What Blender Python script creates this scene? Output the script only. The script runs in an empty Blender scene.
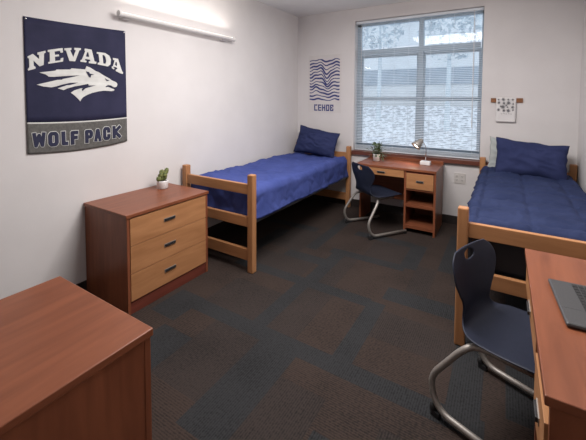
import bpy, bmesh, math, random
from mathutils import Vector, Matrix, noise
random.seed(7)
PI = math.pi
SC = bpy.context.scene
COL = SC.collection

# ------------------------------------------------------------------ camera
cd = bpy.data.cameras.new('camera')
cam = bpy.data.objects.new('camera', cd); COL.objects.link(cam)
Rv = Vector((0.85125393, 0.52472701, 0.00532041)).normalized()
Fv = Vector((-0.52390536, 0.85040999, -0.04822888)).normalized()
Uv = Rv.cross(Fv).normalized()
Rv = Fv.cross(Uv).normalized()
M = Matrix((Rv, Uv, -Fv)).transposed().to_4x4()
M.translation = Vector((2.6536, -4.4056, 1.4721))
cam.matrix_world = M
cd.sensor_fit = 'HORIZONTAL'; cd.sensor_width = 36.0
cd.lens = 341.57 / 586 * 36
cd.shift_x = (293 - 294.166) / 586
cd.shift_y = (115.8163 - 220) / 586
cd.clip_start = 0.02
SC.camera = cam

# ------------------------------------------------------------------ view, sky, large lights
SC.view_settings.view_transform = 'Standard'
SC.view_settings.look = 'None'
SC.view_settings.gamma = 1.0
SC.view_settings.use_curve_mapping = False
SC.view_settings.exposure = 0.0
SC.cycles.use_denoising = True
SC.cycles.max_bounces = 8
SC.cycles.sample_clamp_indirect = 4.0

w = bpy.data.worlds.new('sky'); SC.world = w; w.use_nodes = True
nt = w.node_tree; nt.nodes.clear()
bg = nt.nodes.new('ShaderNodeBackground'); out = nt.nodes.new('ShaderNodeOutputWorld')
bg.inputs['Color'].default_value = (0.70, 0.77, 0.87, 1); bg.inputs['Strength'].default_value = 1.75
nt.links.new(bg.outputs[0], out.inputs['Surface'])

def area(name, loc, rot, sx, sy, power, col=(1, 1, 1), spread=180):
    l = bpy.data.lights.new(name, 'AREA'); l.shape = 'RECTANGLE'; l.size = sx; l.size_y = sy
    l.energy = power; l.color = col; l.spread = math.radians(spread)
    o = bpy.data.objects.new(name, l); COL.objects.link(o)
    o.location = loc; o.rotation_euler = rot
    return o
# added fill light under the ceiling, out of view, for even brightness
area('ceiling_fill_light', (1.75, -2.35, 2.60), (0, 0, 0), 1.15, 1.15, 84, (1.0, 0.965, 0.945))

# ------------------------------------------------------------------ materials
def srgb(r, g, b):
    f = lambda c: (c / 255 / 12.92) if c / 255 <= 0.04045 else ((c / 255 + 0.055) / 1.055) ** 2.4
    return (f(r), f(g), f(b), 1.0)

def base(name, col, rough=0.5, metal=0.0, spec=0.5):
    m = bpy.data.materials.new(name); m.use_nodes = True
    b = m.node_tree.nodes['Principled BSDF']
    b.inputs['Base Color'].default_value = col
    b.inputs['Roughness'].default_value = rough
    b.inputs['Metallic'].default_value = metal
    b.inputs['Specular IOR Level'].default_value = spec
    return m, m.node_tree, b

def N(nt, t, **kw):
    n = nt.nodes.new(t)
    for k, v in kw.items():
        if hasattr(n, k): setattr(n, k, v)
        else: n.inputs[k].default_value = v
    return n

def coords(nt, scale=(1, 1, 1), rot=(0, 0, 0)):
    tc = N(nt, 'ShaderNodeTexCoord'); mp = N(nt, 'ShaderNodeMapping')
    mp.inputs['Scale'].default_value = scale; mp.inputs['Rotation'].default_value = rot
    nt.links.new(tc.outputs['Object'], mp.inputs['Vector'])
    return mp.outputs['Vector']

def noisy(name, c1, c2, scale=8, rough=0.5, bump=0.0, bscale=None, stretch=(1, 1, 1), detail=4, metal=0.0, lo=.35, hi=.65, spec=.5, sheen=0):
    m, nt, b = base(name, c1, rough, metal, spec)
    v = coords(nt, stretch)
    n = N(nt, 'ShaderNodeTexNoise'); n.inputs['Scale'].default_value = scale; n.inputs['Detail'].default_value = detail
    nt.links.new(v, n.inputs['Vector'])
    r = N(nt, 'ShaderNodeValToRGB')
    r.color_ramp.elements[0].position = lo; r.color_ramp.elements[1].position = hi
    r.color_ramp.elements[0].color = c1; r.color_ramp.elements[1].color = c2
    nt.links.new(n.outputs['Fac'], r.inputs['Fac']); nt.links.new(r.outputs[0], b.inputs['Base Color'])
    if bump:
        n2 = N(nt, 'ShaderNodeTexNoise'); n2.inputs['Scale'].default_value = bscale or scale * 4; n2.inputs['Detail'].default_value = 3
        nt.links.new(v, n2.inputs['Vector'])
        bp = N(nt, 'ShaderNodeBump'); bp.inputs['Strength'].default_value = bump; bp.inputs['Distance'].default_value = 0.003
        nt.links.new(n2.outputs['Fac'], bp.inputs['Height']); nt.links.new(bp.outputs[0], b.inputs['Normal'])
    if sheen:
        b.inputs['Sheen Weight'].default_value = sheen
    return m

def wood(name, c1, c2, axis='y', rough=0.35, grain=26):
    st = {'x': (0.12, 1, 1), 'y': (1, 0.12, 1), 'z': (1, 1, 0.12)}[axis]
    m, nt, b = base(name, c1, rough, 0, .30)
    v = coords(nt, st)
    n = N(nt, 'ShaderNodeTexNoise'); n.inputs['Scale'].default_value = grain; n.inputs['Detail'].default_value = 5
    n.inputs['Distortion'].default_value = 0.6
    nt.links.new(v, n.inputs['Vector'])
    n2 = N(nt, 'ShaderNodeTexNoise'); n2.inputs['Scale'].default_value = 5; n2.inputs['Detail'].default_value = 3
    n2.inputs['Distortion'].default_value = 1.2
    nt.links.new(v, n2.inputs['Vector'])
    mx = N(nt, 'ShaderNodeMath', operation='ADD'); mx.use_clamp = False
    ml = N(nt, 'ShaderNodeMath', operation='MULTIPLY'); ml.inputs[1].default_value = 0.5
    nt.links.new(n.outputs['Fac'], mx.inputs[0]); nt.links.new(n2.outputs['Fac'], mx.inputs[1])
    nt.links.new(mx.outputs[0], ml.inputs[0])
    r = N(nt, 'ShaderNodeValToRGB')
    r.color_ramp.elements[0].position = .36; r.color_ramp.elements[1].position = .64
    r.color_ramp.elements[0].color = c1; r.color_ramp.elements[1].color = c2
    nt.links.new(ml.outputs[0], r.inputs['Fac']); nt.links.new(r.outputs[0], b.inputs['Base Color'])
    return m

CH1, CH2 = (0.160, 0.050, 0.024, 1), (0.245, 0.081, 0.039, 1)
OK1, OK2 = (0.33, 0.150, 0.064, 1), (0.46, 0.222, 0.100, 1)
MAT = {}
for ax in 'xyz':
    MAT['cherry_' + ax] = wood('cherry_veneer_' + ax, CH1, CH2, ax)
    MAT['oak_' + ax] = wood('oak_' + ax, OK1, OK2, ax, 0.4)
MAT['cherry_dark'] = wood('dark_cherry_trim', (0.10, 0.026, 0.018, 1), (0.16, 0.042, 0.028, 1), 'y')
MAT['sill'] = wood('sill_wood', (0.10, 0.034, 0.025, 1), (0.17, 0.06, 0.042, 1), 'x')
MAT['wall'] = noisy('painted_wall', (0.655, 0.628, 0.626, 1), (0.685, 0.658, 0.656, 1), 3, 0.85, 0.25, 220, spec=.2)
MAT['ceiling'] = noisy('ceiling_paint', (0.79, 0.79, 0.78, 1), (0.82, 0.82, 0.81, 1), 5, 0.9, 0.2, 150, spec=.2)
MAT['rubber'] = noisy('black_rubber', (0.012, 0.012, 0.013, 1), (0.02, 0.02, 0.021, 1), 30, 0.6)
MAT['base'] = noisy('dark_cove_base', (0.022, 0.017, 0.016, 1), (0.03, 0.024, 0.022, 1), 20, 0.5)
MAT['navyplastic'] = noisy('navy_plastic', (0.014, 0.018, 0.034, 1), (0.017, 0.021, 0.039, 1), 60, 0.5, 0.15, 500, spec=.3)
MAT['steel'] = noisy('silver_steel', (0.33, 0.305, 0.28, 1), (0.38, 0.35, 0.32, 1), 40, 0.5, metal=.6)
MAT['chrome'] = noisy('chrome', (0.7, 0.7, 0.7, 1), (0.8, 0.8, 0.8, 1), 40, 0.2, metal=1)
MAT['blackmetal'] = noisy('black_metal', (0.015, 0.015, 0.017, 1), (0.025, 0.025, 0.027, 1), 40, 0.4)
MAT['white'] = noisy('white_enamel', (0.68, 0.66, 0.65, 1), (0.72, 0.70, 0.69, 1), 12, 0.4)
MAT['ceramic'] = noisy('white_ceramic', (0.72, 0.71, 0.71, 1), (0.78, 0.77, 0.77, 1), 30, 0.3)
MAT['soil'] = noisy('soil', (0.03, 0.02, 0.014, 1), (0.06, 0.04, 0.028, 1), 90, 0.9, .5, 200)
MAT['cactus'] = noisy('cactus_green', (0.06, 0.085, 0.022, 1), (0.22, 0.24, 0.075, 1), 70, 0.6, .5, 300)
MAT['leaf'] = noisy('leaf_green', (0.03, 0.06, 0.025, 1), (0.12, 0.17, 0.09, 1), 60, 0.5)
MAT['alu'] = noisy('blue_grey_frame', (0.42, 0.50, 0.57, 1), (0.46, 0.54, 0.61, 1), 10, 0.5, metal=.1)
MAT['slat'] = noisy('blind_slat', (0.70, 0.75, 0.80, 1), (0.74, 0.79, 0.84, 1), 4, 0.5)
MAT['navysheet'] = noisy('navy_cotton', (0.022, 0.029, 0.082, 1), (0.030, 0.038, 0.102, 1), 6, 0.85, .35, 60, spec=.12)
MAT['bluesheet'] = noisy('blue_cotton', (0.046, 0.066, 0.225, 1), (0.060, 0.082, 0.265, 1), 5, 0.85, .4, 45, spec=.12)
MAT['navyquilt'] = noisy('navy_quilt', (0.018, 0.026, 0.069, 1), (0.026, 0.036, 0.090, 1), 5, 0.85, .4, 45, spec=.12)
MAT['mattress'] = noisy('dark_mattress_vinyl', (0.012, 0.013, 0.018, 1), (0.017, 0.018, 0.024, 1), 20, 0.6)
MAT['greysheet'] = noisy('grey_cotton', (0.33, 0.36, 0.36, 1), (0.42, 0.44, 0.43, 1), 8, 0.9, .3, 60)
MAT['bannercloth'] = noisy('banner_navy_polyester', (0.021, 0.022, 0.052, 1), (0.031, 0.031, 0.069, 1), 5, 0.75, .2, 80, spec=.2)
MAT['bannergrey'] = noisy('banner_grey_polyester', (0.085, 0.082, 0.078, 1), (0.125, 0.12, 0.112, 1), 60, 0.8, .2, 300)
MAT['print_white'] = noisy('print_silver_white', (0.62, 0.62, 0.60, 1), (0.68, 0.68, 0.66, 1), 20, 0.8)
MAT['print_navy'] = noisy('print_navy', (0.014, 0.016, 0.045, 1), (0.02, 0.022, 0.058, 1), 20, 0.8)
MAT['paper'] = noisy('poster_paper', (0.62, 0.59, 0.585, 1), (0.65, 0.62, 0.61, 1), 8, 0.8)
MAT['whitecloth'] = noisy('white_print_paper', (0.66, 0.64, 0.64, 1), (0.70, 0.68, 0.68, 1), 8, 0.8)
MAT['ink'] = noisy('poster_blue_ink', (0.035, 0.045, 0.17, 1), (0.05, 0.06, 0.21, 1), 30, 0.8)
MAT['greyink'] = noisy('grey_ink', (0.09, 0.09, 0.10, 1), (0.22, 0.22, 0.23, 1), 90, 0.8)
MAT['ringwood'] = wood('hanger_wood', (0.16, 0.065, 0.03, 1), (0.30, 0.14, 0.07, 1), 'x')
MAT['laptop'] = noisy('laptop_grey', (0.045, 0.045, 0.048, 1), (0.055, 0.055, 0.058, 1), 200, 0.45)
MAT['key'] = noisy('key_black', (0.010, 0.010, 0.011, 1), (0.014, 0.014, 0.015, 1), 90, 0.5)
MAT['plate'] = noisy('outlet_plastic', (0.58, 0.55, 0.53, 1), (0.61, 0.58, 0.56, 1), 30, 0.4)
MAT['dark'] = noisy('slot_black', (0.01, 0.01, 0.01, 1), (0.015, 0.015, 0.015, 1), 30, 0.6)

def emis(name, col, s):
    m, nt, b = base(name, col, 0.5)
    b.inputs['Emission Color'].default_value = col; b.inputs['Emission Strength'].default_value = s
    return m
MAT['glow'] = emis('lamp_tube_glow', (1, 0.95, 0.89, 1), 1.0)
MAT['bulb'] = emis('bulb_glow', (1, 0.86, 0.70, 1), 9)

def glass_mat():
    m = bpy.data.materials.new('window_glass'); m.use_nodes = True
    nt = m.node_tree; nt.nodes.clear()
    o = N(nt, 'ShaderNodeOutputMaterial'); t = N(nt, 'ShaderNodeBsdfTransparent'); g = N(nt, 'ShaderNodeBsdfGlossy')
    t.inputs[0].default_value = (0.93, 0.96, 0.97, 1); g.inputs['Roughness'].default_value = 0.02
    mx = N(nt, 'ShaderNodeMixShader'); mx.inputs[0].default_value = 0.06
    nt.links.new(t.outputs[0], mx.inputs[1]); nt.links.new(g.outputs[0], mx.inputs[2]); nt.links.new(mx.outputs[0], o.inputs['Surface'])
    return m
MAT['glass'] = glass_mat()

def carpet(name, c1, c2, ribaxis):
    m, nt, b = base(name, c1, 0.95, 0, .15)
    v = coords(nt)
    wv = N(nt, 'ShaderNodeTexWave', bands_direction='X' if ribaxis == 'x' else 'Y'); wv.inputs['Scale'].default_value = 26
    wv.inputs['Distortion'].default_value = 2.0; wv.inputs['Detail'].default_value = 2; wv.inputs['Detail Scale'].default_value = 5
    n = N(nt, 'ShaderNodeTexNoise'); n.inputs['Scale'].default_value = 75; n.inputs['Detail'].default_value = 4
    n3 = N(nt, 'ShaderNodeTexNoise'); n3.inputs['Scale'].default_value = 3.2; n3.inputs['Detail'].default_value = 3
    for q in (wv, n, n3): nt.links.new(v, q.inputs['Vector'])
    a = N(nt, 'ShaderNodeMath', operation='MULTIPLY_ADD'); a.inputs[1].default_value = .30
    nt.links.new(wv.outputs['Fac'], a.inputs[0]); nt.links.new(n.outputs['Fac'], a.inputs[2])
    a2 = N(nt, 'ShaderNodeMath', operation='MULTIPLY_ADD'); a2.inputs[1].default_value = .55
    nt.links.new(n3.outputs['Fac'], a2.inputs[0]); nt.links.new(a.outputs[0], a2.inputs[2])
    r = N(nt, 'ShaderNodeValToRGB'); r.color_ramp.elements[0].position = .62; r.color_ramp.elements[1].position = 1.2 - .12
    r.color_ramp.elements[0].color = c1; r.color_ramp.elements[1].color = c2
    nt.links.new(a2.outputs[0], r.inputs['Fac']); nt.links.new(r.outputs[0], b.inputs['Base Color'])
    bp = N(nt, 'ShaderNodeBump'); bp.inputs['Strength'].default_value = .5; bp.inputs['Distance'].default_value = .004
    nt.links.new(a.outputs[0], bp.inputs['Height']); nt.links.new(bp.outputs[0], b.inputs['Normal'])
    return m
MAT['carpet_brown'] = carpet('carpet_brown', (0.0175, 0.0145, 0.0135, 1), (0.045, 0.0315, 0.0265, 1), 'y')
MAT['carpet_slate'] = carpet('carpet_slate', (0.0145, 0.0145, 0.0155, 1), (0.030, 0.0305, 0.0325, 1), 'x')
MAT['carpet_umber'] = carpet('carpet_umber', (0.0165, 0.0142, 0.0138, 1), (0.038, 0.0295, 0.027, 1), 'x')

# ------------------------------------------------------------------ mesh helpers
def obj(name, bm, mat, parent=None, bevel=0.0, smooth=False, loc=None, rot=None, subsurf=0, solid=0.0, mats=None):
    me = bpy.data.meshes.new(name)
    bmesh.ops.recalc_face_normals(bm, faces=bm.faces[:])
    bm.to_mesh(me); bm.free()
    if mats:
        for x in mats: me.materials.append(MAT[x])
    else: me.materials.append(MAT[mat])
    if smooth:
        for p in me.polygons: p.use_smooth = True
    o = bpy.data.objects.new(name, me); COL.objects.link(o)
    if parent: o.parent = parent
    if loc: o.location = loc
    if rot: o.rotation_euler = rot
    if solid:
        s = o.modifiers.new('solid', 'SOLIDIFY'); s.thickness = solid; s.offset = 0
    if subsurf:
        s = o.modifiers.new('sub', 'SUBSURF'); s.levels = subsurf; s.render_levels = subsurf
    if bevel:
        s = o.modifiers.new('bevel', 'BEVEL'); s.width = bevel; s.segments = 2; s.limit_method = 'ANGLE'; s.angle_limit = 0.6
    return o

def tag(o, label=None, cat=None, group=None, kind=None):
    if label: o['label'] = label
    if cat: o['category'] = cat
    if group: o['group'] = group
    if kind: o['kind'] = kind
    return o

def thing(name, label, cat, loc=(0, 0, 0), rz=0, group=None):
    o = bpy.data.objects.new(name, None); COL.objects.link(o)
    o.location = loc; o.rotation_euler = (0, 0, rz); o.empty_display_size = .1
    return tag(o, label, cat, group)

def box(bm, x0, x1, y0, y1, z0, z1, mi=0):
    vs = [bm.verts.new((x, y, z)) for x in (x0, x1) for y in (y0, y1) for z in (z0, z1)]
    for f in ((0, 1, 3, 2), (4, 6, 7, 5), (0, 4, 5, 1), (2, 3, 7, 6), (0, 2, 6, 4), (1, 5, 7, 3)):
        fc = bm.faces.new([vs[i] for i in f]); fc.material_index = mi
    return vs

def bx(*a, mi=0):
    bm = bmesh.new(); box(bm, *a, mi=mi); return bm

def tube(bm, pts, r, n=10, closed=False, rad=None):
    pts = [Vector(p) for p in pts]
    rings = []; prev = None
    for i, p in enumerate(pts):
        if closed: t = pts[(i + 1) % len(pts)] - pts[i - 1]
        else: t = pts[min(i + 1, len(pts) - 1)] - pts[max(i - 1, 0)]
        t.normalize()
        if prev is None:
            a = Vector((0, 0, 1)) if abs(t.z) < .9 else Vector((1, 0, 0))
            u = t.cross(a).normalized()
        else:
            u = (prev - t * prev.dot(t)).normalized()
        prev = u; v = t.cross(u)
        rr = rad[i] if rad else r
        rings.append([bm.verts.new(p + (u * math.cos(2 * PI * k / n) + v * math.sin(2 * PI * k / n)) * rr) for k in range(n)])
    m = len(rings)
    for i in range(m if closed else m - 1):
        a, b = rings[i], rings[(i + 1) % m]
        for k in range(n): bm.faces.new((a[k], a[(k + 1) % n], b[(k + 1) % n], b[k]))
    if not closed:
        bm.faces.new(rings[0][::-1]); bm.faces.new(rings[-1])

def smoothpath(pts, r=.06, n=6):
    """polyline with rounded corners"""
    P = [Vector(p) for p in pts]; o = [P[0]]
    for i in range(1, len(P) - 1):
        a, b, c = P[i - 1], P[i], P[i + 1]
        d1 = min(r, (a - b).length * .48); d2 = min(r, (c - b).length * .48)
        s = b + (a - b).normalized() * d1; e = b + (c - b).normalized() * d2
        for k in range(n + 1):
            t = k / n; o.append(s * (1 - t) ** 2 + b * 2 * t * (1 - t) + e * t * t)
    o.append(P[-1]); return o

def lathe(bm, prof, n=24, c=(0, 0, 0)):
    rings = []
    for r, z in prof:
        rings.append([bm.verts.new((c[0] + r * math.cos(2 * PI * k / n), c[1] + r * math.sin(2 * PI * k / n), c[2] + z)) for k in range(n)])
    for a, b in zip(rings, rings[1:]):
        for k in range(n): bm.faces.new((a[k], a[(k + 1) % n], b[(k + 1) % n], b[k]))
    bm.faces.new(rings[0][::-1]); bm.faces.new(rings[-1])

def prism(bm, poly, f0, f1, holes=()):
    """poly in 2-D; f0/f1 map (a,b) to 3-D on back and front"""
    from mathutils.geometry import tessellate_polygon
    loops = [list(poly)] + [list(h) for h in holes]
    flat = [p for l in loops for p in l]
    tris = tessellate_polygon([[Vector((p[0], p[1], 0)) for p in l] for l in loops])
    A = [bm.verts.new(f0(*p)) for p in flat]; B = [bm.verts.new(f1(*p)) for p in flat]
    for t in tris:
        try: bm.faces.new([B[i] for i in t]); bm.faces.new([A[i] for i in reversed(t)])
        except ValueError: pass
    k = 0
    for l in loops:
        n = len(l)
        for i in range(n):
            j = (i + 1) % n
            try: bm.faces.new((A[k + i], A[k + j], B[k + j], B[k + i]))
            except ValueError: pass
        k += n
def ellipsoid(bm, c, r, rot=None, seg=14, ring=10):
    m = Matrix.Translation(c)
    if rot: m = m @ rot
    m = m @ Matrix.Diagonal((r[0], r[1], r[2], 1))
    bmesh.ops.create_uvsphere(bm, u_segments=seg, v_segments=ring, radius=1, matrix=m)

# ------------------------------------------------------------------ room shell
H, W, YB = 2.694, 3.29, -5.7
WX0, WX1, WZ0, WZ1 = 0.896, 2.428, 0.781, 2.528
def struct(name, bm, mat, **k):
    return tag(obj(name, bm, mat, **k), kind='structure')

struct('wall_left', bx(-.15, 0, YB, 0, 0, H), 'wall')
struct('wall_right', bx(W, W + .15, YB, 0, 0, H), 'wall')
struct('wall_front', bx(-.15, W + .15, YB - .15, YB, 0, H), 'wall')
bm = bmesh.new()
box(bm, -.15, WX0, 0, .18, 0, H); box(bm, WX1, W + .15, 0, .18, 0, H)
box(bm, WX0, WX1, 0, .18, 0, WZ0 - .03); box(bm, WX0, WX1, 0, .18, WZ1, H)
struct('wall_back', bm, 'wall')
struct('ceiling', bx(-.15, W + .15, YB - .15, .18, H, H + .12), 'ceiling')

# carpet floor: brown field with slate-coloured strips
slate = [(.75, 2.62, -2.79, -2.67), (.62, 1.86, -2.12, -2.01), (1.27, 1.38, -2.67, -2.12), (1.85, 1.97, -2.67, -2.03),
         (1.42, 1.68, -3.42, -2.79), (1.25, 1.95, -1.47, -1.36), (1.92, 2.46, -1.96, -1.78), (1.29, 1.41, -2.01, -1.47),
         (.80, 1.06, -3.62, -3.00), (.58, .82, -2.95, -2.66), (1.97, 2.22, -3.55, -3.12), (2.45, 2.6, -2.67, -1.5),
         (.9, 1.3, -1.75, -1.62), (1.9, 2.04, -1.40, -.85), (1.3, 1.9, -.95, -.82), (2.2, 2.32, -1.3, -.4), (.5, .64, -2.0, -1.2),
         (.2, .9, -1.1, -.98), (1.0, 1.12, -1.5, -.5), (2.7, 2.84, -2.6, -1.0), (1.2, 2.6, -4.05, -3.93), (.2, .34, -4.6, -3.2),
         (.3, 1.2, -4.7, -4.55), (2.2, 2.34, -4.9, -4.05), (1.0, 2.9, -5.2, -5.06), (2.75, 2.9, -4.6, -3.5)]
umber = [(.82, 1.27, -2.67, -2.30), (1.38, 1.60, -2.67, -2.12), (1.40, 1.55, -2.01, -1.47), (1.68, 1.95, -3.42, -2.95), (1.97, 2.45, -2.40, -2.10),
         (1.06, 1.42, -3.30, -2.79), (2.22, 2.62, -3.30, -2.95), (.62, 1.25, -2.01, -1.75), (1.55, 1.90, -1.36, -.95), (2.04, 2.2, -1.78, -1.3),
         (1.42, 1.9, -3.93, -3.55), (.3, .8, -4.5, -3.9), (1.95, 2.2, -5.0, -4.05), (.64, 1.0, -1.62, -1.1), (2.32, 2.7, -1.5, -.9), (.9, 1.42, -3.93, -3.7)]
xs = sorted({0, W} | {v for r in slate + umber for v in r[:2]}); ys = sorted({YB, 0} | {v for r in slate + umber for v in r[2:]})
bm = bmesh.new(); gv = {}
for i, x in enumerate(xs):
    for j, y in enumerate(ys): gv[i, j] = bm.verts.new((x, y, 0))
for i in range(len(xs) - 1):
    for j in range(len(ys) - 1):
        f = bm.faces.new((gv[i, j], gv[i + 1, j], gv[i + 1, j + 1], gv[i, j + 1]))
        cx, cy = (xs[i] + xs[i + 1]) / 2, (ys[j] + ys[j + 1]) / 2
        hit = lambda L: any(a < cx < b and c < cy < d for a, b, c, d in L)
        f.material_index = 1 if hit(slate) else 2 if hit(umber) else 0
g = bmesh.ops.extrude_face_region(bm, geom=bm.faces[:])
for v in [e for e in g['geom'] if isinstance(e, bmesh.types.BMVert)]: v.co.z = -.08
struct('floor', bm, None, mats=['carpet_brown', 'carpet_slate', 'carpet_umber'])

struct('baseboard_left', bx(0, .008, YB, 0, 0, .10), 'base')
struct('baseboard_back', bx(.008, W - .008, -.008, 0, 0, .10), 'base')
struct('baseboard_right', bx(W - .008, W, YB, 0, 0, .10), 'base')
struct('trim_sill', bx(WX0 - .01, 2.52, -.045, .10, WZ0 - .052, WZ0), 'sill', bevel=.004)

# window: frame, transom, centre post, sashes, panes and the venetian blind
win = thing('window_1', None, None, (0, 0, 0)); tag(win, kind='structure')
X0, X1, Y0, Y1 = WX0, WX1, .115, .165
bm = bmesh.new()
box(bm, X0, X0 + .055, Y0, Y1, WZ0, WZ1); box(bm, X1 - .022, X1, Y0, Y1, WZ0, WZ1)
box(bm, X0, X1, Y0, Y1, WZ1 - .06, WZ1); box(bm, X0, X1, Y0, Y1, WZ0, WZ0 + .045)
box(bm, X0 + .06, X1 - .03, Y0 - .005, Y1, 2.085, 2.150)
box(bm, 1.708, 1.768, Y0 - .004, Y1, WZ0 + .02, WZ1 - .02)
obj('window_frame', bm, 'alu', win, bevel=.004)
for a, b in ((X0 + .055, 1.708), (1.768, X1 - .022)):
    bm = bmesh.new()
    for z0, z1 in ((WZ0 + .045, 1.505), (1.465, 2.08)):
        y0 = .125 if z0 < 1 else .14
        box(bm, a, a + .024, y0, y0 + .02, z0, z1); box(bm, b - .024, b, y0, y0 + .02, z0, z1)
        box(bm, a + .024, b - .024, y0, y0 + .02, z0, z0 + .048); box(bm, a + .024, b - .024, y0, y0 + .02, z1 - .042, z1)
    obj('window_sash', bm, 'alu', win, bevel=.002)
    for z0, z1, y in ((WZ0 + .06, 1.49, .135), (1.48, 2.06, .15), (2.17, WZ1 - .05, .145)):
        obj('window_pane', bx(a - .002, b + .002, y, y + .004, z0, z1), 'glass', win)

bl = thing('venetian_blind', 'pale blue-grey venetian blind lowered over the whole window, slats open', 'window blind', (0, .055, 0))
obj('headrail', bx(WX0 + .006, WX1 - .006, -.02, .02, WZ1 - .036, WZ1 - .004), 'slat', bl, bevel=.002)
bm = bmesh.new(); z = WZ1 - .05; n = 0; tilt = math.radians(14)
while z > WZ0 + .09:
    w2 = .0125; dy, dz = w2 * math.cos(tilt), w2 * math.sin(tilt)
    rows = []
    for x in (WX0 + .008, WX1 - .008):
        rows.append([bm.verts.new((x, -dy, z - dz)), bm.verts.new((x, 0, z + .0018)), bm.verts.new((x, dy, z + dz))])
    for k in range(2): bm.faces.new((rows[0][k], rows[1][k], rows[1][k + 1], rows[0][k + 1]))
    z -= .0212
obj('slats', bm, 'slat', bl, solid=.0008)
bm = bmesh.new()
for k in range(6): box(bm, WX0 + .008, WX1 - .008, -.0125, .0125, WZ0 + .024 + k * .009, WZ0 + .0265 + k * .009)
obj('stacked_slats', bm, 'slat', bl)
obj('bottom_rail', bx(WX0 + .008, WX1 - .008, -.013, .013, WZ0 + .004, WZ0 + .018), 'slat', bl, bevel=.003)
bm = bmesh.new()
for x in (1.02, 1.42, 1.60, 1.86, 2.12, 2.34):
    for y in (-.0135, .0135): tube(bm, [(x, y, WZ0 + .01), (x, y, WZ1 - .03)], .0011, 5)
obj('ladder_cord', bm, 'slat', bl)
bm = bmesh.new(); tube(bm, [(2.33, -.026, WZ1 - .03), (2.335, -.03, 1.15)], .004, 6)
obj('tilt_wand', bm, 'white', bl)
bm = bmesh.new(); tube(bm, [(.985, -.026, WZ1 - .03), (.985, -.028, 1.3)], .002, 5); ellipsoid(bm, (.985, -.028, 1.28), (.006, .006, .014))
obj('pull_cord', bm, 'white', bl)

# ------------------------------------------------------------------ wood furniture
def handle(parent, c, half, axis):
    """black recessed bar pull; axis = direction of its length"""
    bm = bmesh.new(); x, y, z = c
    if axis == 'y':
        box(bm, x, x + .010, y - half, y + half, z - .008, z + .008)
    else:
        box(bm, x - half, x + half, y - .010, y, z - .008, z + .008)
    h = obj('handle', bm, 'blackmetal', parent, bevel=.002)
    bm = bmesh.new()
    if axis == 'y': box(bm, x, x + .003, y - half - .005, y + half + .005, z - .0125, z + .0105)
    else: box(bm, x - half - .005, x + half + .005, y - .003, y, z - .0125, z + .0105)
    obj('handle_plate', bm, 'steel', h)
    return h

def chest(name, label, loc, rz, d, wd, h):
    """drawer chest, drawers facing local +x, width along +y"""
    t = thing(name, label, 'chest of drawers', loc, rz)
    obj('top', bx(0, d, 0, wd, h - .024, h), 'cherry_y', t, bevel=.003)
    for y in (.008, wd - .028):
        obj('side_panel', bx(.004, d - .008, y, y + .02, 0, h - .024), 'cherry_z', t, bevel=.001)
    obj('back_panel', bx(.006, .014, .028, wd - .028, .02, h - .024), 'cherry_z', t)
    obj('plinth', bx(.05, d - .014, .028, wd - .028, 0, .082), 'cherry_dark', t)
    z0, z1 = .088, h - .030; s = (z1 - z0) / 3
    for k in range(3):
        bm = bx(d - .028, d - .006, .031, wd - .031, z0 + k * s + .002, z0 + (k + 1) * s - .002)
        box(bm, .05, d - .028, .05, wd - .05, z0 + k * s + .02, z0 + (k + 1) * s - .03)
        dr = obj('drawer', bm, 'oak_y', t, bevel=.0015)
        handle(dr, (d - .006, wd * .47, z0 + (k + .54) * s), .046, 'y')
    return t
chest('chest_of_drawers', 'three-drawer chest with reddish top and honey oak fronts, small cactus on it',
      (0.004, -3.092, 0), 0, .538, .742, .694)
chest('chest_of_drawers', 'bare reddish-brown cabinet cut off by the near left corner, plain panels towards the room',
      (1.744, -3.757, 0), PI, .59, .76, .76)

def desk(label, loc, rz, wd, d, h, ped):
    """front faces local -y; drawer pedestal at the right"""
    t = thing('desk', label, 'desk', loc, rz)
    obj('desktop', bx(0, wd, 0, d, h - .026, h), 'cherry_x', t, bevel=.003)
    obj('back_ledge', bx(.004, wd - .004, d - .018, d, h, h + .035), 'cherry_x', t, bevel=.002)
    obj('side_panel', bx(.004, .026, .13, d - .01, 0, h - .026), 'cherry_z', t, bevel=.001)
    px = wd - ped
    for x in (px, wd - .026):
        obj('side_panel', bx(x, x + .022, .012, d - .01, 0, h - .026), 'cherry_z', t, bevel=.001)
    obj('modesty_panel', bx(.026, px, d - .16, d - .142, .26, h - .026), 'cherry_x', t)
    obj('back_panel', bx(px + .022, wd - .026, d - .03, d - .018, .03, h - .026), 'cherry_z', t)
    obj('apron', bx(px + .022, wd - .026, .02, .04, h - .062, h - .026), 'cherry_dark', t)
    for z in (.052, .290):
        obj('shelf', bx(px + .022, wd - .026, .016, d - .03, z, z + .035), 'cherry_x', t, bevel=.001)
    bm = bx(px + .025, wd - .029, .004, .024, .500, .668)
    box(bm, px + .035, wd - .04, .024, d - .06, .515, .65)
    dr = obj('drawer', bm, 'oak_x', t, bevel=.0015)
    handle(dr, ((px + wd) / 2, .004, .585), .034, 'x')
    obj('drawer_divider', bx(px + .022, wd - .026, .016, d - .03, .478, .497), 'cherry_x', t)
    bm = bx(.05, px - .004, .006, .026, .608, .706)
    box(bm, .06, px - .015, .026, d - .18, .62, .695)
    dr = obj('drawer', bm, 'oak_x', t, bevel=.0015)
    handle(dr, (.54 * px, .006, .645), .042, 'x')
    return t
desk('reddish wooden desk under the window, lamp and leafy plant on it', (1.160, -.580, 0), 0, .903, .505, .718, .335)
desk('reddish wooden desk in the near right corner with laptop on it', (2.757, -2.44, 0), -PI / 2, .97, .525, .760, .335)

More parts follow.
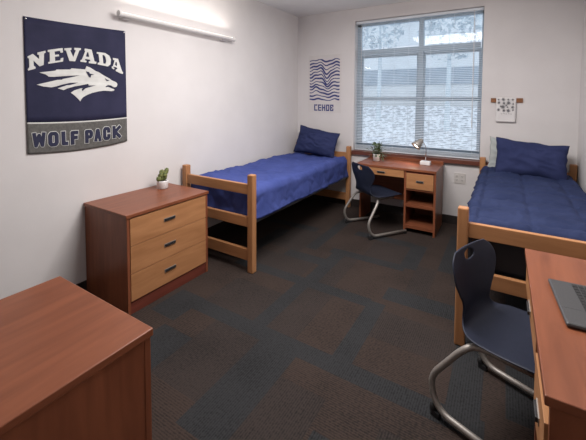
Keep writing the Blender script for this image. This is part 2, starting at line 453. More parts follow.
def bed(label, x0, x1, yn=-2.198, yf=-.042):
    t = thing('bed_frame', label, 'bed', (x0, yn, 0))
    w, L, p = x1 - x0, yf - yn, .058
    for x in (0, w - p):
        for y in (0, L - p):
            obj('post', bx(x, x + p, y, y + p, 0, .838), 'oak_z', t, bevel=.008)
    for y in (p / 2 - .016, L - p / 2 - .016):
        for z0, z1 in ((.665, .752), (.385, .472), (.095, .193)):
            obj('end_rail', bx(p - .004, w - p + .004, y, y + .032, z0, z1), 'oak_x', t, bevel=.004)
    for x in (.012, w - .018 - .012):
        bm = bx(x, x + .018, p, L - p, .418, .440)
        obj('side_rail', bm, 'blackmetal', t, bevel=.002)
    obj('deck', bx(.03, w - .03, p, L - p, .430, .442), 'blackmetal', t)
    return t
bed('honey oak bed frame along the left wall, head under the blue wavy poster', .030, .890)
bed('honey oak bed frame along the right wall, between window and near desk', 2.434, 3.284)

# ------------------------------------------------------------------ bedding
def comforter(name, label, mat, x0, x1, y0, y1, ztop, zhem, seed, quilt=0.0, wr=1.0):
    cx, cy = (x0 + x1) / 2, (y0 + y1) / 2; hx, hy = (x1 - x0) / 2, (y1 - y0) / 2
    drop = ztop - zhem; R = .055
    def fold(u, h):
        """distance along the cloth -> (horizontal position, fall)"""
        a = abs(u); s = 1 if u >= 0 else -1
        flat = h - R
        if a <= flat: return u, 0.0, 0.0
        arc = R * PI / 2
        if a <= flat + arc:
            th = (a - flat) / R; return s * (flat + R * math.sin(th)), R * (1 - math.cos(th)), th / (PI / 2) * s
        return s * h, R + (a - flat - arc), 1.0 * s
    U = hx - R + R * PI / 2 + drop - R; V = hy - R + R * PI / 2 + drop - R
    nu, nv = 84, 150
    bm = bmesh.new(); G = {}
    for i in range(nu + 1):
        u = -U + 2 * U * i / nu; X, fu, tu = fold(u, hx)
        for j in range(nv + 1):
            v = -V + 2 * V * j / nv; Y, fv, tv = fold(v, hy)
            f = max(fu, fv); side = f > R * .6
            n1 = noise.noise(Vector((u * 2.2 + seed, v * 1.6, seed)))
            n2 = noise.noise(Vector((u * 7 + v * 3 + seed, v * 3.2, seed + 3)))
            n3 = 1 - abs(noise.noise(Vector((u * 5 + v * 2.5, v * 6 - u * 2, seed + 9)))) * 2.4
            n4 = 1 - abs(noise.noise(Vector((u * 11 + v * 5 + seed, v * 13 - u * 6, seed + 2)))) * 2.6
            bump = (.011 * n1 + .007 * n2 + .006 * max(n3, 0) ** 3 + .0042 * max(n4, 0) ** 2) * wr
            if quilt:
                qu = abs(((u + .04) / quilt + .5) % 1 - .5) * quilt; qv = abs(((v + .05) / quilt + .5) % 1 - .5) * quilt
                q = math.exp(-(qu / .014) ** 2) + math.exp(-(qv / .014) ** 2)
                bump += .010 * (math.cos(qu / quilt * 2 * PI) * -.5 - math.cos(qv / quilt * 2 * PI) * .5) * .6 - .012 * min(q, 1.2)
            z = ztop - f
            XX, YY = X, Y
            if side:
                amt = min(1, (f - R * .6) / .12)
                along = v if abs(tu) >= abs(tv) else u
                wv = (noise.noise(Vector((along * 9, seed, f * 2.0))) * .016 + noise.noise(Vector((along * 20, seed, f * 3))) * .010) * amt * (.45 if quilt else 1)
                belly = math.sin(min(1, f / drop) * PI) * .010 - .022 * (f / drop)
                k = wv + belly + bump * .6
                if abs(tu) > .3: XX += math.copysign(k, tu)
                if abs(tv) > .3: YY += math.copysign(k, tv)
                z += noise.noise(Vector((along * 3, seed + 5, 0))) * .014 * (f / drop)
            else:
                z += bump
            X2, Y2 = XX, YY
            if fu > 0 and fv > 0 :                      # round the hanging corners
                X2 -= math.copysign(min(fu, fv, .05) * .35, tu); Y2 -= math.copysign(min(fu, fv, .05) * .35, tv)
            G[i, j] = bm.verts.new((X2, Y2, z))
    for i in range(nu):
        for j in range(nv): bm.faces.new((G[i, j], G[i + 1, j], G[i + 1, j + 1], G[i, j + 1]))
    o = obj(name, bm, mat, None, smooth=True, solid=.008, loc=(cx, cy, 0))
    return tag(o, label, 'comforter', 'blue comforters' if 0 else None)
comforter('comforter', 'bright blue comforter spread over the bed along the left wall', 'bluesheet', .048, .862, -2.118, -.125, .700, .440, 1.7, 0.0, 1.8)
comforter('comforter', 'dark blue quilted comforter spread over the bed on the right', 'navyquilt', 2.462, 3.235, -2.118, -.125, .745, .66, 6.3, .275, 1.7)
tag(obj('mattress', bx(2.475, 3.232, -2.105, -.12, .4425, .68), 'mattress', bevel=.03), 'near-black mattress under the quilted comforter on the right bed', 'mattress')

def pillow(label, mat, loc, w, h, th, rx, rz, seed, ry=0):
    bm = bmesh.new(); n, m = 44, 30
    def side(s):
        G = {}
        for i in range(n + 1):
            for j in range(m + 1):
                a, b = -1 + 2 * i / n, -1 + 2 * j / m
                px = a * w / 2 * (1 - .055 * (1 - b * b)); pz = b * h / 2 * (1 - .09 * (1 - a * a))
                pz -= .045 * max(0, a) * (b + 1) / 2
                t = (max(0, 1 - a * a) ** .5) * (max(0, 1 - b * b) ** .5)
                # long soft creases running to the corners, and a slight sag to the bottom
                c = noise.noise(Vector((a * 2.0 + seed, b * 2.4, s))) * .018 + (1 - abs(noise.noise(Vector((a * 2.6 + b * 1.8 + seed, b * 3.4 - a * .8, s * 2 + seed)))) * 2.6) * .016
                y = s * th / 2 * t * (1.0 - .18 * b) + s * c * t
                edge = noise.noise(Vector((a * 3, b * 3, seed))) * .012
                G[i, j] = (px + edge, y, pz + edge * .8 - .016 * (1 - a * a) * (b > 0) * b)
        return G
    A, B = side(-1), side(1); VA, VB = {}, {}
    for k in A:
        VA[k] = bm.verts.new(A[k])
        VB[k] = VA[k] if k[0] in (0, n) or k[1] in (0, m) else bm.verts.new(B[k])
    for i in range(n):
        for j in range(m):
            bm.faces.new((VA[i, j], VA[i + 1, j], VA[i + 1, j + 1], VA[i, j + 1]))
            try: bm.faces.new((VB[i, j], VB[i, j + 1], VB[i + 1, j + 1], VB[i + 1, j]))
            except ValueError: pass
    o = obj('pillow', bm, mat, None, smooth=True, loc=loc, rot=(rx, ry, rz))
    return tag(o, label, 'pillow')
pillow('dark navy pillow standing against the headboard of the left bed', 'navysheet', (.450, -.235, .895), .62, .41, .20, math.radians(-24), math.radians(3), 2.1, math.radians(5))
pillow('dark navy pillow leaning at the head of the right bed', 'navysheet', (2.880, -.360, .900), .60, .42, .20, math.radians(-27), math.radians(-3), 5.2, math.radians(1))
pillow('pale grey-green pillow mostly hidden behind the navy one on the right bed', 'greysheet', (2.855, -.165, .900), .68, .34, .09, math.radians(-10), math.radians(0), 8.4, math.radians(2))

# ------------------------------------------------------------------ chairs
def chair(label, loc, rz, ws=1.0):
    t = thing('school_chair', label, 'chair', loc, rz)
    prof = [(.225, .395), (.205, .418), (.14, .426), (.05, .420), (-.04, .412), (-.115, .410), (-.170, .426), (-.198, .468), (-.205, .53), (-.211, .58), (-.219, .635), (-.225, .685), (-.232, .725), (-.238, .757)]
    hw = [.145, .175, .202, .218, .220, .208, .170, .136, .142, .174, .204, .206, .188, .142]
    cup = [0, .002, .006, .012, .016, .016, .012, .012, .016, .02, .022, .02, .014, .008]
    # refine the profile
    def cr(P, t):
        i = min(int(t), len(P) - 2); f = t - i
        g = lambda k: P[max(0, min(len(P) - 1, k))]
        a, b, c, d = g(i - 1), g(i), g(i + 1), g(i + 2)
        return .5 * (2 * b + (c - a) * f + (2 * a - 5 * b + 4 * c - d) * f * f + (3 * b - a - 3 * c + d) * f ** 3)
    K = len(prof) - 1; NU, NV = 52, 24
    bm = bmesh.new(); G = {}
    for i in range(NU + 1):
        s = K * i / NU
        x = cr([p[0] for p in prof], s); z = cr([p[1] for p in prof], s); h = cr(hw, s) * ws; c = cr(cup, s)
        back = min(1, max(0, (s - 5) / 2.5))
        for j in range(NV + 1):
            b = -1 + 2 * j / NV
            k = c * b * b
            G[i, j] = bm.verts.new((x + k * back * 1.6, b * h, z + k * (1 - back)))
    faces = {}
    for i in range(NU):
        for j in range(NV): faces[i, j] = bm.faces.new((G[i, j], G[i + 1, j], G[i + 1, j + 1], G[i, j + 1]))
    ih = int(NU * 11.75 / K); hc = G[ih, NV // 2].co.copy()
    kill = [faces[i, j] for i in range(ih - 2, ih + 2) for j in range(NV // 2 - 3, NV // 2 + 3)]
    bmesh.ops.delete(bm, geom=kill, context='FACES')
    # round the hole
    ring = [G[i, j] for i in range(ih - 2, ih + 3) for j in range(NV // 2 - 3, NV // 2 + 4) if G[i, j].is_valid and (i in (ih - 2, ih + 2) or j in (NV // 2 - 3, NV // 2 + 3))]
    for v in ring:
        d = v.co - hc; d2 = Vector((0, d.y, d.z)); L = d2.length
        q = Vector((0, d.y * .042, d.z * .026)) / L; v.co = Vector((v.co.x, hc.y + q.y, hc.z + q.z))
    loose = [v for v in bm.verts if not v.link_faces]
    bmesh.ops.delete(bm, geom=loose, context='VERTS')
    sh = obj('seat_shell', bm, 'navyplastic', t, smooth=True)
    s = sh.modifiers.new('solid', 'SOLIDIFY'); s.thickness = .008; s.offset = -1
    s = sh.modifiers.new('sub', 'SUBSURF'); s.levels = 1; s.render_levels = 1
    r = .0145
    for q in (-1, 1):
        bm = bmesh.new()
        path = smoothpath([(.12, q * .150, .396), (-.10, q * .165, .392), (-.140, q * .205 * ws, .368), (-.282, q * .230 * ws, .160), (-.232, q * .235 * ws, .032), (.22, q * .225 * ws, .032)], .065, 7)
        tube(bm, path, r, 12)
        obj('leg', bm, 'steel', t, smooth=True)
        bm = bmesh.new(); box(bm, -.262, -.222, q * .235 * ws - .013, q * .235 * ws + .013, 0, .026)
        ellipsoid(bm, (-.255, q * .235 * ws, .035), (.017, .016, .026))
        g = obj('rear_glide', bm, 'rubber', t)
        bm = bmesh.new(); ellipsoid(bm, (-.264, q * .235 * ws, .018), (.006, .008, .008), None, 8, 6)
        obj('glide_pin', bm, 'chrome', g)
        obj('front_glide', bx(.19, .22, q * .225 * ws - .012, q * .225 * ws + .012, 0, .024), 'rubber', t, bevel=.003)
    bm = bmesh.new(); tube(bm, [(.08, -.158, .398), (.08, .158, .398)], .009, 8); tube(bm, [(-.06, -.158, .392), (-.06, .158, .392)], .009, 8)
    obj('crossbar', bm, 'steel', t, smooth=True)
    return t
chair('navy plastic shell chair at the desk under the window, sled legs', (1.435, -.625, 0), math.radians(53), 1.1)
chair('navy plastic shell chair pulled up to the near right desk', (2.733, -2.625, 0), math.radians(-21.5))

# ------------------------------------------------------------------ laptop
lt = thing('laptop', 'dark grey laptop open on the near right desk', 'laptop', (2.818, -2.761, .7602), math.radians(-86.2))
obj('base', bx(0, .31, 0, .222, .002, .016), 'laptop', lt, bevel=.006)
bm = bmesh.new()
for r in range(6):
    n = 13
    for c in range(n):
        x = .018 + c * (.274 / n); box(bm, x, x + .274 / n - .003, .070 + r * .0185, .070 + r * .0185 + .0155, .0155, .0172)
obj('keyboard', bm, 'key', lt)
obj('trackpad', bx(.10, .21, .006, .062, .0155, .0164), 'laptop', lt)
sc = bpy.data.objects.new('screen', None)
bm = bx(0, .31, -.003, .003, 0, .215)
lid = obj('screen_lid', bm, 'laptop', lt, bevel=.003, loc=(0, .225, .016), rot=(math.radians(-18), 0, 0))
obj('screen', bx(.008, .302, -.0042, -.0032, .012, .207), 'dark', lid)
bpy.data.objects.remove(sc)

# ------------------------------------------------------------------ cactus in a white pot
ct = thing('potted_cactus', 'small green cactus in a white pot on the drawer chest', 'plant', (.140, -2.503, .6942))
bm = bmesh.new(); lathe(bm, [(.042, 0), (.046, .004), (.0485, .060), (.049, .070), (.045, .070), (.044, .058), (.002, .056)], 28)
obj('pot', bm, 'ceramic', ct, smooth=True)
bm = bmesh.new(); lathe(bm, [(.0415, .0585), (.041, .063), (.02, .066), (.001, .066)], 20); obj('soil', bm, 'soil', ct)
for c, r, ax, an in [((-.004, -.012, .098), (.020, .028, .034), 'X', 8), ((-.002, .022, .100), (.019, .024, .040), 'X', -14), ((.010, -.042, .092), (.017, .024, .022), 'X', 35),
                     ((.003, -.006, .138), (.016, .024, .027), 'X', 10), ((-.004, .044, .140), (.015, .020, .030), 'X', -20), ((.014, .014, .112), (.016, .020, .022), 'Y', 10), ((.016, -.026, .118), (.014, .018, .021), 'Y', 10)]:
    bm = bmesh.new(); ellipsoid(bm, c, r, Matrix.Rotation(math.radians(an), 4, ax), 16, 12)
    for v in bm.verts: v.co += (v.co - Vector(c)) * .10 * math.sin(9 * math.atan2(v.co.x - c[0], v.co.y - c[1]))
    for k in range(26):
        d = Vector((random.uniform(-1, 1), random.uniform(-1, 1), random.uniform(-.6, 1))).normalized()
        p = Vector(c) + Vector((d.x * r[0], d.y * r[1], d.z * r[2])); tube(bm, [p, p + d * .006], .0007, 3)
    obj('cactus_pad', bm, 'cactus', ct, smooth=True)

# leafy plant on the far desk
pt = thing('potted_plant', 'leafy green plant in a white pot on the desk under the window', 'plant', (1.325, -.305, .7182))
bm = bmesh.new(); lathe(bm, [(.034, 0), (.038, .003), (.043, .078), (.044, .085), (.040, .085), (.039, .072), (.002, .070)], 28)
obj('pot', bm, 'ceramic', pt, smooth=True)
bm = bmesh.new(); lathe(bm, [(.0388, .072), (.038, .077), (.001, .079)], 20); obj('soil', bm, 'soil', pt)
bm = bmesh.new(); rnd = random.Random(4)
for k in range(95):
    az = rnd.uniform(0, 2 * PI); ln = rnd.uniform(.05, .14); up = rnd.uniform(.35, 1.45)
    d = Vector((math.cos(az), math.sin(az), 0)); s = Vector((0, 0, .078)) + d * .012
    pts = [s + d * (ln * math.cos(up) * t) + Vector((0, 0, ln * math.sin(up) * t - .05 * t * t * (1.4 - up))) for t in (0, .5, 1)]
    tube(bm, pts, .0013, 4)
    e = pts[-1]; dr = (pts[2] - pts[1]).normalized(); sd = dr.cross(Vector((0, 0, 1))).normalized(); nn = sd.cross(dr)
    L, wd = rnd.uniform(.030, .048), rnd.uniform(.012, .020)
    rows = []
    for a, b in ((0, .1), (.25, .8), (.55, 1), (.8, .6), (1, .05)):
        c = e + dr * (L * a) - Vector((0, 0, .010 * a * a))
        rows.append([bm.verts.new(c - sd * wd * b + nn * .004 * b), bm.verts.new(c), bm.verts.new(c + sd * wd * b + nn * .004 * b)])
    for a, b in zip(rows, rows[1:]):
        for q in range(2): bm.faces.new((a[q], a[q + 1], b[q + 1], b[q]))
obj('foliage', bm, 'leaf', pt, smooth=True)

# ------------------------------------------------------------------ desk lamp
dl = thing('desk_lamp', 'small lit desk lamp on white square base, on the window desk', 'lamp', (1.885, -.225, .7182))
obj('base', bx(-.055, .055, -.045, .045, 0, .042), 'ceramic', dl, bevel=.005)
bm = bmesh.new()
tube(bm, smoothpath([(.0, .0, .028), (.004, 0, .20), (-.028, 0, .262), (-.052, 0, .262)], .05, 8), .0045, 10)
obj('arm', bm, 'chrome', dl, smooth=True)
ax = Vector((-.55, -.42, -.70)).normalized(); top = Vector((-.048, 0, .285)); q = ax.to_track_quat('Z', 'Y').to_matrix().to_4x4()
bm = bmesh.new()
lathe(bm, [(.014, -.012), (.023, -.004), (.030, .015), (.044, .06), (.060, .105), (.0585, .105), (.040, .05), (.021, .015), (.004, .012)], 28)
bmesh.ops.transform(bm, matrix=Matrix.Translation(top) @ q, verts=bm.verts[:])
obj('lamp_shade', bm, 'steel', dl, smooth=True)
bm = bmesh.new(); ellipsoid(bm, (0, 0, .075), (.045, .045, .026)); bmesh.ops.transform(bm, matrix=Matrix.Translation(top) @ q, verts=bm.verts[:])
obj('bulb', bm, 'bulb', dl, smooth=True)
l = bpy.data.lights.new('desk_lamp_light', 'SPOT'); l.energy = 3.5; l.color = (1, .72, .46); l.spot_size = math.radians(125); l.spot_blend = .6; l.shadow_soft_size = .02
o = bpy.data.objects.new('desk_lamp_light', l); COL.objects.link(o); o.parent = dl; o.location = top + ax * .115; o.rotation_mode = 'QUATERNION'; o.rotation_quaternion = (-ax).to_track_quat('Z', 'Y')

# ------------------------------------------------------------------ wall lamp and its added twin (uplights)
def wall_lamp(label, loc, rz, power):
    """runs along local +y, wall at local x=0"""
    t = thing('wall_lamp', label, 'lamp', loc, rz); L = 1.34
    bm = bmesh.new(); n = 18; P = []
    for k in range(n + 1):
        a = math.radians(-205 + 230 * k / n); P.append((.066 + .022 * math.cos(a), .022 * math.sin(a)))
    for k in range(n, -1, -1):
        a = math.radians(-205 + 230 * k / n); P.append((.066 + .019 * math.cos(a), .019 * math.sin(a)))
    prism(bm, P, lambda a, b: (a, .02, b), lambda a, b: (a, L - .01, b))
    obj('lamp_housing', bm, 'white', t)
    for y in (0, L - .012):
        bm = bmesh.new(); m = bmesh.ops.create_cone(bm, cap_ends=True, segments=28, radius1=.026, radius2=.026, depth=.02, matrix=Matrix.Translation((.066, y + .01, 0)) @ Matrix.Rotation(PI / 2, 4, 'X'))
        obj('end_cap', bm, 'white', t, bevel=.003)
    for y in (.05, L - .16):
        bm = bx(0, .05, y, y + .07, -.030, .0)
        obj('wall_bracket', bm, 'white', t, bevel=.003)
    bm = bmesh.new(); tube(bm, [(.066, .03, .004), (.066, L - .02, .004)], .012, 10)
    obj('tube', bm, 'glow', t)
    l = bpy.data.lights.new('wall_lamp_light', 'AREA'); l.shape = 'RECTANGLE'; l.size = .03; l.size_y = L - .06; l.energy = power; l.color = (1, .93, .86); l.spread = math.radians(165)
    o = bpy.data.objects.new('wall_lamp_light', l); COL.objects.link(o); o.parent = t; o.location = (.064, L / 2, .030); o.rotation_euler = (PI, math.radians(42), 0)
    return t
wall_lamp('white tubular lamp high on the left wall, lit upwards', (0, -2.83, 2.136), 0, 9)
wall_lamp('added white tubular fill lamp high on the right wall, out of view', (W, -1.45, 2.130), PI, 14)  # unseen twin of the left lamp, added to even out the room light

# added square fixture around the unseen ceiling fill light
cl = thing('ceiling_fill_fixture', 'added square white fill fixture under the ceiling, out of view', 'lamp', (1.75, -2.35, H - .08))
bm = bmesh.new()
for a in ((-.62, .62, -.62, -.60), (-.62, .62, .60, .62), (-.62, -.60, -.60, .60), (.60, .62, -.60, .60)): box(bm, *a, -.015, .08)
obj('fill_frame', bm, 'white', cl)
obj('fill_diffuser', bx(-.60, .60, -.60, .60, .02, .03), 'white', cl)

# ------------------------------------------------------------------ banner
WOLF = [(78,1642),(132,1652),(175,1661),(183,1669),(270,1676),(278,1685),(370,1684),(380,1709),(409,1699),(446,1677),(467,1671),(506,1648),(549,1628),(569,1614),(603,1601),(615,1587),(608,1566),(595,1560),(582,1562),(563,1573),(538,1576),(518,1564),(520,1557),(538,1561),(562,1553),(588,1543),(586,1534),(565,1529),(508,1531),(464,1525),(446,1520),(415,1512),(380,1497),(353,1481),(339,1466),(331,1449),(322,1462),(310,1475),(290,1495),(269,1511),(295,1529),(337,1544),(348,1545),(341,1532),(350,1525),(367,1543),(394,1553),(445,1569),(394,1567),(389,1579),(338,1566),(296,1557),(246,1540),(224,1528),(187,1540),(248,1564),(267,1565),(321,1585),(268,1581),(216,1567),(178,1553),(148,1545),(100,1549),(61,1560),(130,1581),(187,1598),(215,1601),(223,1607),(269,1619),(336,1639),(269,1631),(217,1625),(167,1618),(135,1617),(117,1630)]
EAR = [(375,1670),(396,1667),(400,1656),(433,1650),(410,1644),(407,1627),(395,1630),(385,1649)]
EYE = [(514,1628),(531,1617),(551,1611),(528,1607)]
NEV = {'N': [(15,1740),(45,1761),(80,1729),(80,1759),(71,1759),(71,1772),(117,1790),(119,1778),(109,1770),(105,1694),(82,1682),(47,1718),(48,1684),(57,1677),(58,1666),(17,1649),(14,1658),(23,1672),(23,1729),(16,1730)],'E': [(132,1797),(224,1822),(225,1791),(211,1787),(206,1801),(173,1791),(174,1769),(199,1775),(200,1762),(174,1756),(175,1727),(207,1735),(211,1750),(227,1755),(224,1728),(134,1704),(132,1715),(143,1720),(143,1784),(132,1784)],'V': [(235,1821),(280,1830),(280,1818),(272,1811),(291,1765),(309,1816),(299,1819),(300,1833),(344,1836),(342,1822),(333,1820),(303,1737),(265,1736),(245,1807),(235,1808)],'A': [(371,1837),(419,1834),(438,1750),(453,1747),(450,1731),(397,1733),(397,1746),(409,1747),(406,1759),(372,1761),(368,1750),(381,1748),(378,1736),(338,1737),(340,1751),(349,1754),(374,1820),(367,1822)],'D': [(457,1822),(520,1822),(553,1805),(566,1778),(561,1737),(540,1720),(460,1729),(463,1743),(476,1745),(470,1808),(457,1808)],'A2': [(583,1791),(625,1788),(655,1694),(665,1681),(661,1670),(643,1673),(603,1690),(606,1705),(618,1703),(615,1716),(588,1724),(583,1718),(593,1712),(590,1701),(571,1710),(573,1725),(582,1726),(597,1774),(584,1774)]}
HOL = {'A': [(386,1812),(376,1779),(401,1778),(394,1811)],'D': [(499,1805),(505,1740),(522,1739),(529,1760),(523,1792),(512,1804)],'A2': [(605,1763),(596,1737),(616,1729),(614,1759)]}

bn = thing('banner', 'navy and grey cloth banner with wolf head pinned to left wall', 'banner', (0, -3.43, 1.10))
def wave(u, v):
    return .008 + .0024 * math.sin(u * 10 + v * 2) + .0006 * math.sin(u * 21 - v * 4)
def vt(u): t = u / .692; return 1.997 + .023 * t - .012 * 4 * t * (1 - t) * .4
def vb(u): t = u / .692; return 1.105 + .016 * t - .024 * 4 * t * (1 - t)
def vm(u): t = u / .692; return 1.306 + .006 * t - .011 * 4 * t * (1 - t)
def cloth(name, lo, hi, mat, off, x0=0, x1=.692, nv=14):
    bm = bmesh.new(); G = {}; n = 48
    for i in range(n + 1):
        u = x0 + (x1 - x0) * i / n
        for j in range(nv + 1):
            v = lo(u) + (hi(u) - lo(u)) * j / nv
            G[i, j] = bm.verts.new((wave(u, v) + off, u, v - 1.10))
    for i in range(n):
        for j in range(nv): bm.faces.new((G[i, j], G[i + 1, j], G[i + 1, j + 1], G[i, j + 1]))
    return obj(name, bm, mat, bn, smooth=True, solid=.0012)
cloth('banner_field', vm, vt, 'bannercloth', 0)
cloth('banner_band', vb, vm, 'bannergrey', 0)
cloth('banner_stripe', lambda u: vm(u) - .004, lambda u: vm(u) + .006, 'print_white', .0012, nv=2)
F0 = lambda a, b: (wave(a, b) + .0002, a, b - 1.10)
F1 = lambda o: (lambda a, b: (wave(a, b) + o, a, b - 1.10))
K = lambda P: [(a / 1000, b / 1000) for a, b in P]
bm = bmesh.new(); prism(bm, K(WOLF), F0, F1(.0050)); em = obj('emblem', bm, 'print_white', bn)
for nm, P in (('emblem_ear', EAR), ('emblem_eye', EYE)):
    bm = bmesh.new(); prism(bm, K(P), F0, F1(.0066)); obj(nm, bm, 'print_navy', em)
for k, P in NEV.items():
    bm = bmesh.new(); prism(bm, K(P), F0, F1(.0050), [K(HOL[k])] if k in HOL else ())
    obj('letter', bm, 'print_white', bn)
# WOLF PACK: strokes in a slanted cell, a pale outline under navy letters
GL = {'W': [[(0, 1), (.17, 0), (.5, .9), (.83, 0), (1, 1)]], 'O': [[(0, .15), (0, .85), (.2, 1), (.8, 1), (1, .85), (1, .15), (.8, 0), (.2, 0), (0, .15)]],
      'L': [[(0, 1), (0, 0), (1, 0)]], 'F': [[(0, 0), (0, 1), (1, 1)], [(0, .52), (.8, .52)]], 'P': [[(0, 0), (0, 1), (.8, 1), (1, .88), (1, .56), (.8, .44), (0, .44)]],
      'A': [[(0, 0), (.42, 1), (.62, 1), (1, 0)], [(.2, .3), (.86, .3)]], 'C': [[(1, .72), (1, .88), (.8, 1), (.2, 1), (0, .85), (0, .15), (.2, 0), (.8, 0), (1, .15), (1, .28)]],
      'K': [[(0, 0), (0, 1)], [(1, 1), (.12, .5)], [(.2, .55), (1, 0)]]}
def stroke(bm, pts, hw, off, base=.0002):
    for i, (a, b) in enumerate(zip(pts, pts[1:])):
        a, b = Vector(a), Vector(b); d = (b - a)
        if d.length < 1e-6: continue
        d.normalize(); p = Vector((-d.y, d.x)) * hw; a2 = a - d * hw * (.95 if i == 0 and pts[0] != pts[-1] else 0); b2 = b + d * hw * (.95 if i == len(pts) - 2 and pts[0] != pts[-1] else 0)
        Q = [a2 - p, b2 - p, b2 + p, a2 + p]
        if i or pts[0] == pts[-1]:
            prism(bm, [(a.x + hw * math.cos(PI * k / 5), a.y + hw * math.sin(PI * k / 5)) for k in range(10)], lambda x, y: (wave(x, y) + base, x, y - 1.10), F1(off))
        prism(bm, [(q.x, q.y) for q in Q], lambda x, y: (wave(x, y) + base, x, y - 1.10), F1(off))
def word(cells):
    for ch, x0, x1, z0, z1 in cells:
        for mat, hw, off, nm in (('print_white', .0166, .0040, 'letter_outline'), ('print_navy', .0128, .0062, 'letter')):
            bm = bmesh.new(); ins = .011
            for pl in GL[ch]:
                pts = [(x0 + ins + (x1 - x0 - 2 * ins) * (a + .0 * b), z0 + ins + (z1 - z0 - 2 * ins) * b) for a, b in pl]
                stroke(bm, pts, hw * {'W': .85, 'A': .85}.get(ch, 1), off)
            obj(nm, bm, mat, bn)
word([('W', .026, .104, 1.142, 1.242), ('O', .120, .182, 1.140, 1.238), ('L', .203, .243, 1.140, 1.237), ('F', .262, .312, 1.138, 1.235),
      ('P', .360, .414, 1.139, 1.236), ('A', .424, .478, 1.142, 1.240), ('C', .492, .546, 1.148, 1.248), ('K', .567, .634, 1.156, 1.252)])
for u in (.012, .680):
    bm = bmesh.new(); ellipsoid(bm, (wave(u, 1.99) + .003, u, vt(u) - 1.10 - .014), (.004, .0055, .0055))
    obj('pin', bm, 'chrome', bn)

# ------------------------------------------------------------------ wave poster
po = thing('poster', 'pale poster of blue wavy lines above the left bed', 'poster', (.185, 0, 1.36))
obj('poster_sheet', bx(0, .52, -.0025, -.0005, -.075, .745), 'paper', po)
bm = bmesh.new(); x0, x1, zb, zt = .022, .498, .092, .690; NL = 13
def lin(k, a):
    """height of line k (0 bottom .. 1 top) at a in 0..1"""
    env = .014 + .043 * math.exp(-((k - .62) / .27) ** 2)
    s = env * (.75 * math.exp(-((a - .33) / .13) ** 2) - 1.05 * math.exp(-((a - .60) / .13) ** 2) + .65 * math.exp(-((a - .86) / .09) ** 2) + .25 * math.cos(a * 23 + k * 4))
    s += math.exp(-((k - .22) / .12) ** 2) * .034 * math.exp(-((a - .20) / .10) ** 2)
    return zb + .02 + k * (zt - zb - .04) + s
for j in range(NL):
    k = j / (NL - 1); prev = None
    for i in range(71):
        a = i / 70; x = x0 + (x1 - x0) * a; z = lin(k, a)
        sl = (lin(k, a + .01) - lin(k, a - .01)) / (.02 * (x1 - x0)); hw = (.0094 + .0034 * math.sin(a * 7 + j * 1.9)) * min(1.7, math.sqrt(1 + sl * sl))
        lo, hi = max(zb, z - hw), min(zt, z + hw)
        if hi <= lo: prev = None; continue
        c = (bm.verts.new((x, -.0032, lo)), bm.verts.new((x, -.0032, hi)))
        if prev: bm.faces.new((prev[0], c[0], c[1], prev[1]))
        prev = c
obj('wave_lines', bm, 'ink', po, solid=.0006)
FONT = {'C': '1111000100011111'[:0] or ['111', '100', '100', '100', '111'], 'E': ['111', '100', '111', '100', '111'], 'H': ['101', '101', '111', '101', '101'],
        'O': ['111', '101', '101', '101', '111'], 'B': ['111', '101', '110', '101', '111']}
for q, ch in enumerate('CEHOB'):
    bm = bmesh.new()
    for r, row in enumerate(FONT[ch]):
        for c, v in enumerate(row):
            if v == '1':
                x = .098 + q * .064 + c * .0178; z = .040 - r * .0185
                box(bm, x, x + .0178, -.0036, -.0026, z - .0175, z)
    obj('letter', bm, 'ink', po)

# ------------------------------------------------------------------ small hanging print right of the window
hp = thing('hanging_print', 'small white hanging print with grey leaves on wooden bar', 'wall hanging', (2.52, 0, 1.235))
obj('wooden_bar', bx(0, .298, -.016, -.002, .214, .262), 'ringwood', hp, bevel=.003)
bm = bmesh.new(); G = {}
for i in range(13):
    for j in range(17):
        G[i, j] = bm.verts.new((.052 + .186 * i / 12, -.0185 - .0015 * math.sin(i * .9) - (.004 * (1 - j / 16) ** 2), .268 * j / 16))
for i in range(12):
    for j in range(16): bm.faces.new((G[i, j], G[i + 1, j], G[i + 1, j + 1], G[i, j + 1]))
sh = obj('print_sheet', bm, 'whitecloth', hp, smooth=True, solid=.0014)
bm = bmesh.new(); rr = random.Random(3)
for cx, cz, s in [(.075, .262, .012), (.118, .264, .022), (.165, .262, .014), (.205, .262, .014), (.078, .228, .019), (.125, .222, .018), (.168, .226, .026), (.21, .215, .012),
                  (.098, .188, .014), (.118, .182, .026), (.160, .180, .012), (.206, .180, .020), (.076, .150, .020), (.128, .142, .020), (.168, .142, .025), (.210, .150, .014), (.148, .20, .012)]:
    n = 7; P = []
    for i in range(28):
        a = 2 * PI * i / 28; r = s * (.68 + .32 * math.cos(n * a + cx * 90)); P.append((cx + r * math.cos(a) * .9, cz - .016 + r * math.sin(a)))
    prism(bm, P, lambda a, b: (a, -.0175, b), lambda a, b: (a, -.0245, b))
obj('leaf_motif', bm, 'greyink', hp)
bm = bmesh.new()
for k in range(5): box(bm, .10 + k * .022, .114 + k * .022, -.0245, -.021, .088 + .003 * (k % 2), .092 + .003 * (k % 2))
obj('small_lettering', bm, 'greyink', hp)

# ------------------------------------------------------------------ wall outlet
ot = thing('wall_outlet', 'double white power outlet low on the wall between desk and right bed', 'outlet', (2.228, 0, .558))
obj('cover_plate', bx(-.060, .060, -.009, 0, -.062, .062), 'plate', ot, bevel=.002)
for x in (-.029, .029):
    for z in (-.022, .022):
        rc = obj('receptacle', bx(x - .016, x + .016, -.0115, -.009, z - .015, z + .015), 'plate', ot, bevel=.002)
        bm = bmesh.new()
        for dx in (-.006, .006): box(bm, x + dx - .0014, x + dx + .0014, -.0125, -.0110, z - .004, z + .007)
        box(bm, x - .002, x + .002, -.0125, -.0110, z - .011, z - .007)
        obj('slot', bm, 'dark', rc)

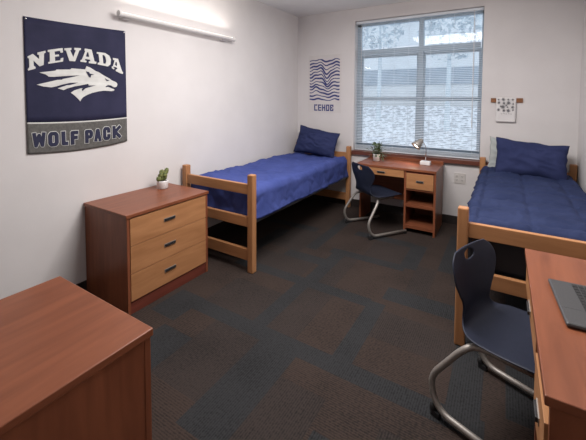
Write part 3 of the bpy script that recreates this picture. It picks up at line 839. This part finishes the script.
# ------------------------------------------------------------------ outside the window
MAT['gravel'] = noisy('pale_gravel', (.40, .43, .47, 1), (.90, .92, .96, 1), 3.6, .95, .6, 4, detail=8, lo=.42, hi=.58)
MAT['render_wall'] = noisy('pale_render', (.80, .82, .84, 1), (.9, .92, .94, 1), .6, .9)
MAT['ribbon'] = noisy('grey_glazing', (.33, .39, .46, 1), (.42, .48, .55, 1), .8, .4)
MAT['tree'] = noisy('hazy_foliage', (.52, .59, .64, 1), (.66, .72, .76, 1), 1.2, .9, .5, 5)  # pale haze painted into the tree colour
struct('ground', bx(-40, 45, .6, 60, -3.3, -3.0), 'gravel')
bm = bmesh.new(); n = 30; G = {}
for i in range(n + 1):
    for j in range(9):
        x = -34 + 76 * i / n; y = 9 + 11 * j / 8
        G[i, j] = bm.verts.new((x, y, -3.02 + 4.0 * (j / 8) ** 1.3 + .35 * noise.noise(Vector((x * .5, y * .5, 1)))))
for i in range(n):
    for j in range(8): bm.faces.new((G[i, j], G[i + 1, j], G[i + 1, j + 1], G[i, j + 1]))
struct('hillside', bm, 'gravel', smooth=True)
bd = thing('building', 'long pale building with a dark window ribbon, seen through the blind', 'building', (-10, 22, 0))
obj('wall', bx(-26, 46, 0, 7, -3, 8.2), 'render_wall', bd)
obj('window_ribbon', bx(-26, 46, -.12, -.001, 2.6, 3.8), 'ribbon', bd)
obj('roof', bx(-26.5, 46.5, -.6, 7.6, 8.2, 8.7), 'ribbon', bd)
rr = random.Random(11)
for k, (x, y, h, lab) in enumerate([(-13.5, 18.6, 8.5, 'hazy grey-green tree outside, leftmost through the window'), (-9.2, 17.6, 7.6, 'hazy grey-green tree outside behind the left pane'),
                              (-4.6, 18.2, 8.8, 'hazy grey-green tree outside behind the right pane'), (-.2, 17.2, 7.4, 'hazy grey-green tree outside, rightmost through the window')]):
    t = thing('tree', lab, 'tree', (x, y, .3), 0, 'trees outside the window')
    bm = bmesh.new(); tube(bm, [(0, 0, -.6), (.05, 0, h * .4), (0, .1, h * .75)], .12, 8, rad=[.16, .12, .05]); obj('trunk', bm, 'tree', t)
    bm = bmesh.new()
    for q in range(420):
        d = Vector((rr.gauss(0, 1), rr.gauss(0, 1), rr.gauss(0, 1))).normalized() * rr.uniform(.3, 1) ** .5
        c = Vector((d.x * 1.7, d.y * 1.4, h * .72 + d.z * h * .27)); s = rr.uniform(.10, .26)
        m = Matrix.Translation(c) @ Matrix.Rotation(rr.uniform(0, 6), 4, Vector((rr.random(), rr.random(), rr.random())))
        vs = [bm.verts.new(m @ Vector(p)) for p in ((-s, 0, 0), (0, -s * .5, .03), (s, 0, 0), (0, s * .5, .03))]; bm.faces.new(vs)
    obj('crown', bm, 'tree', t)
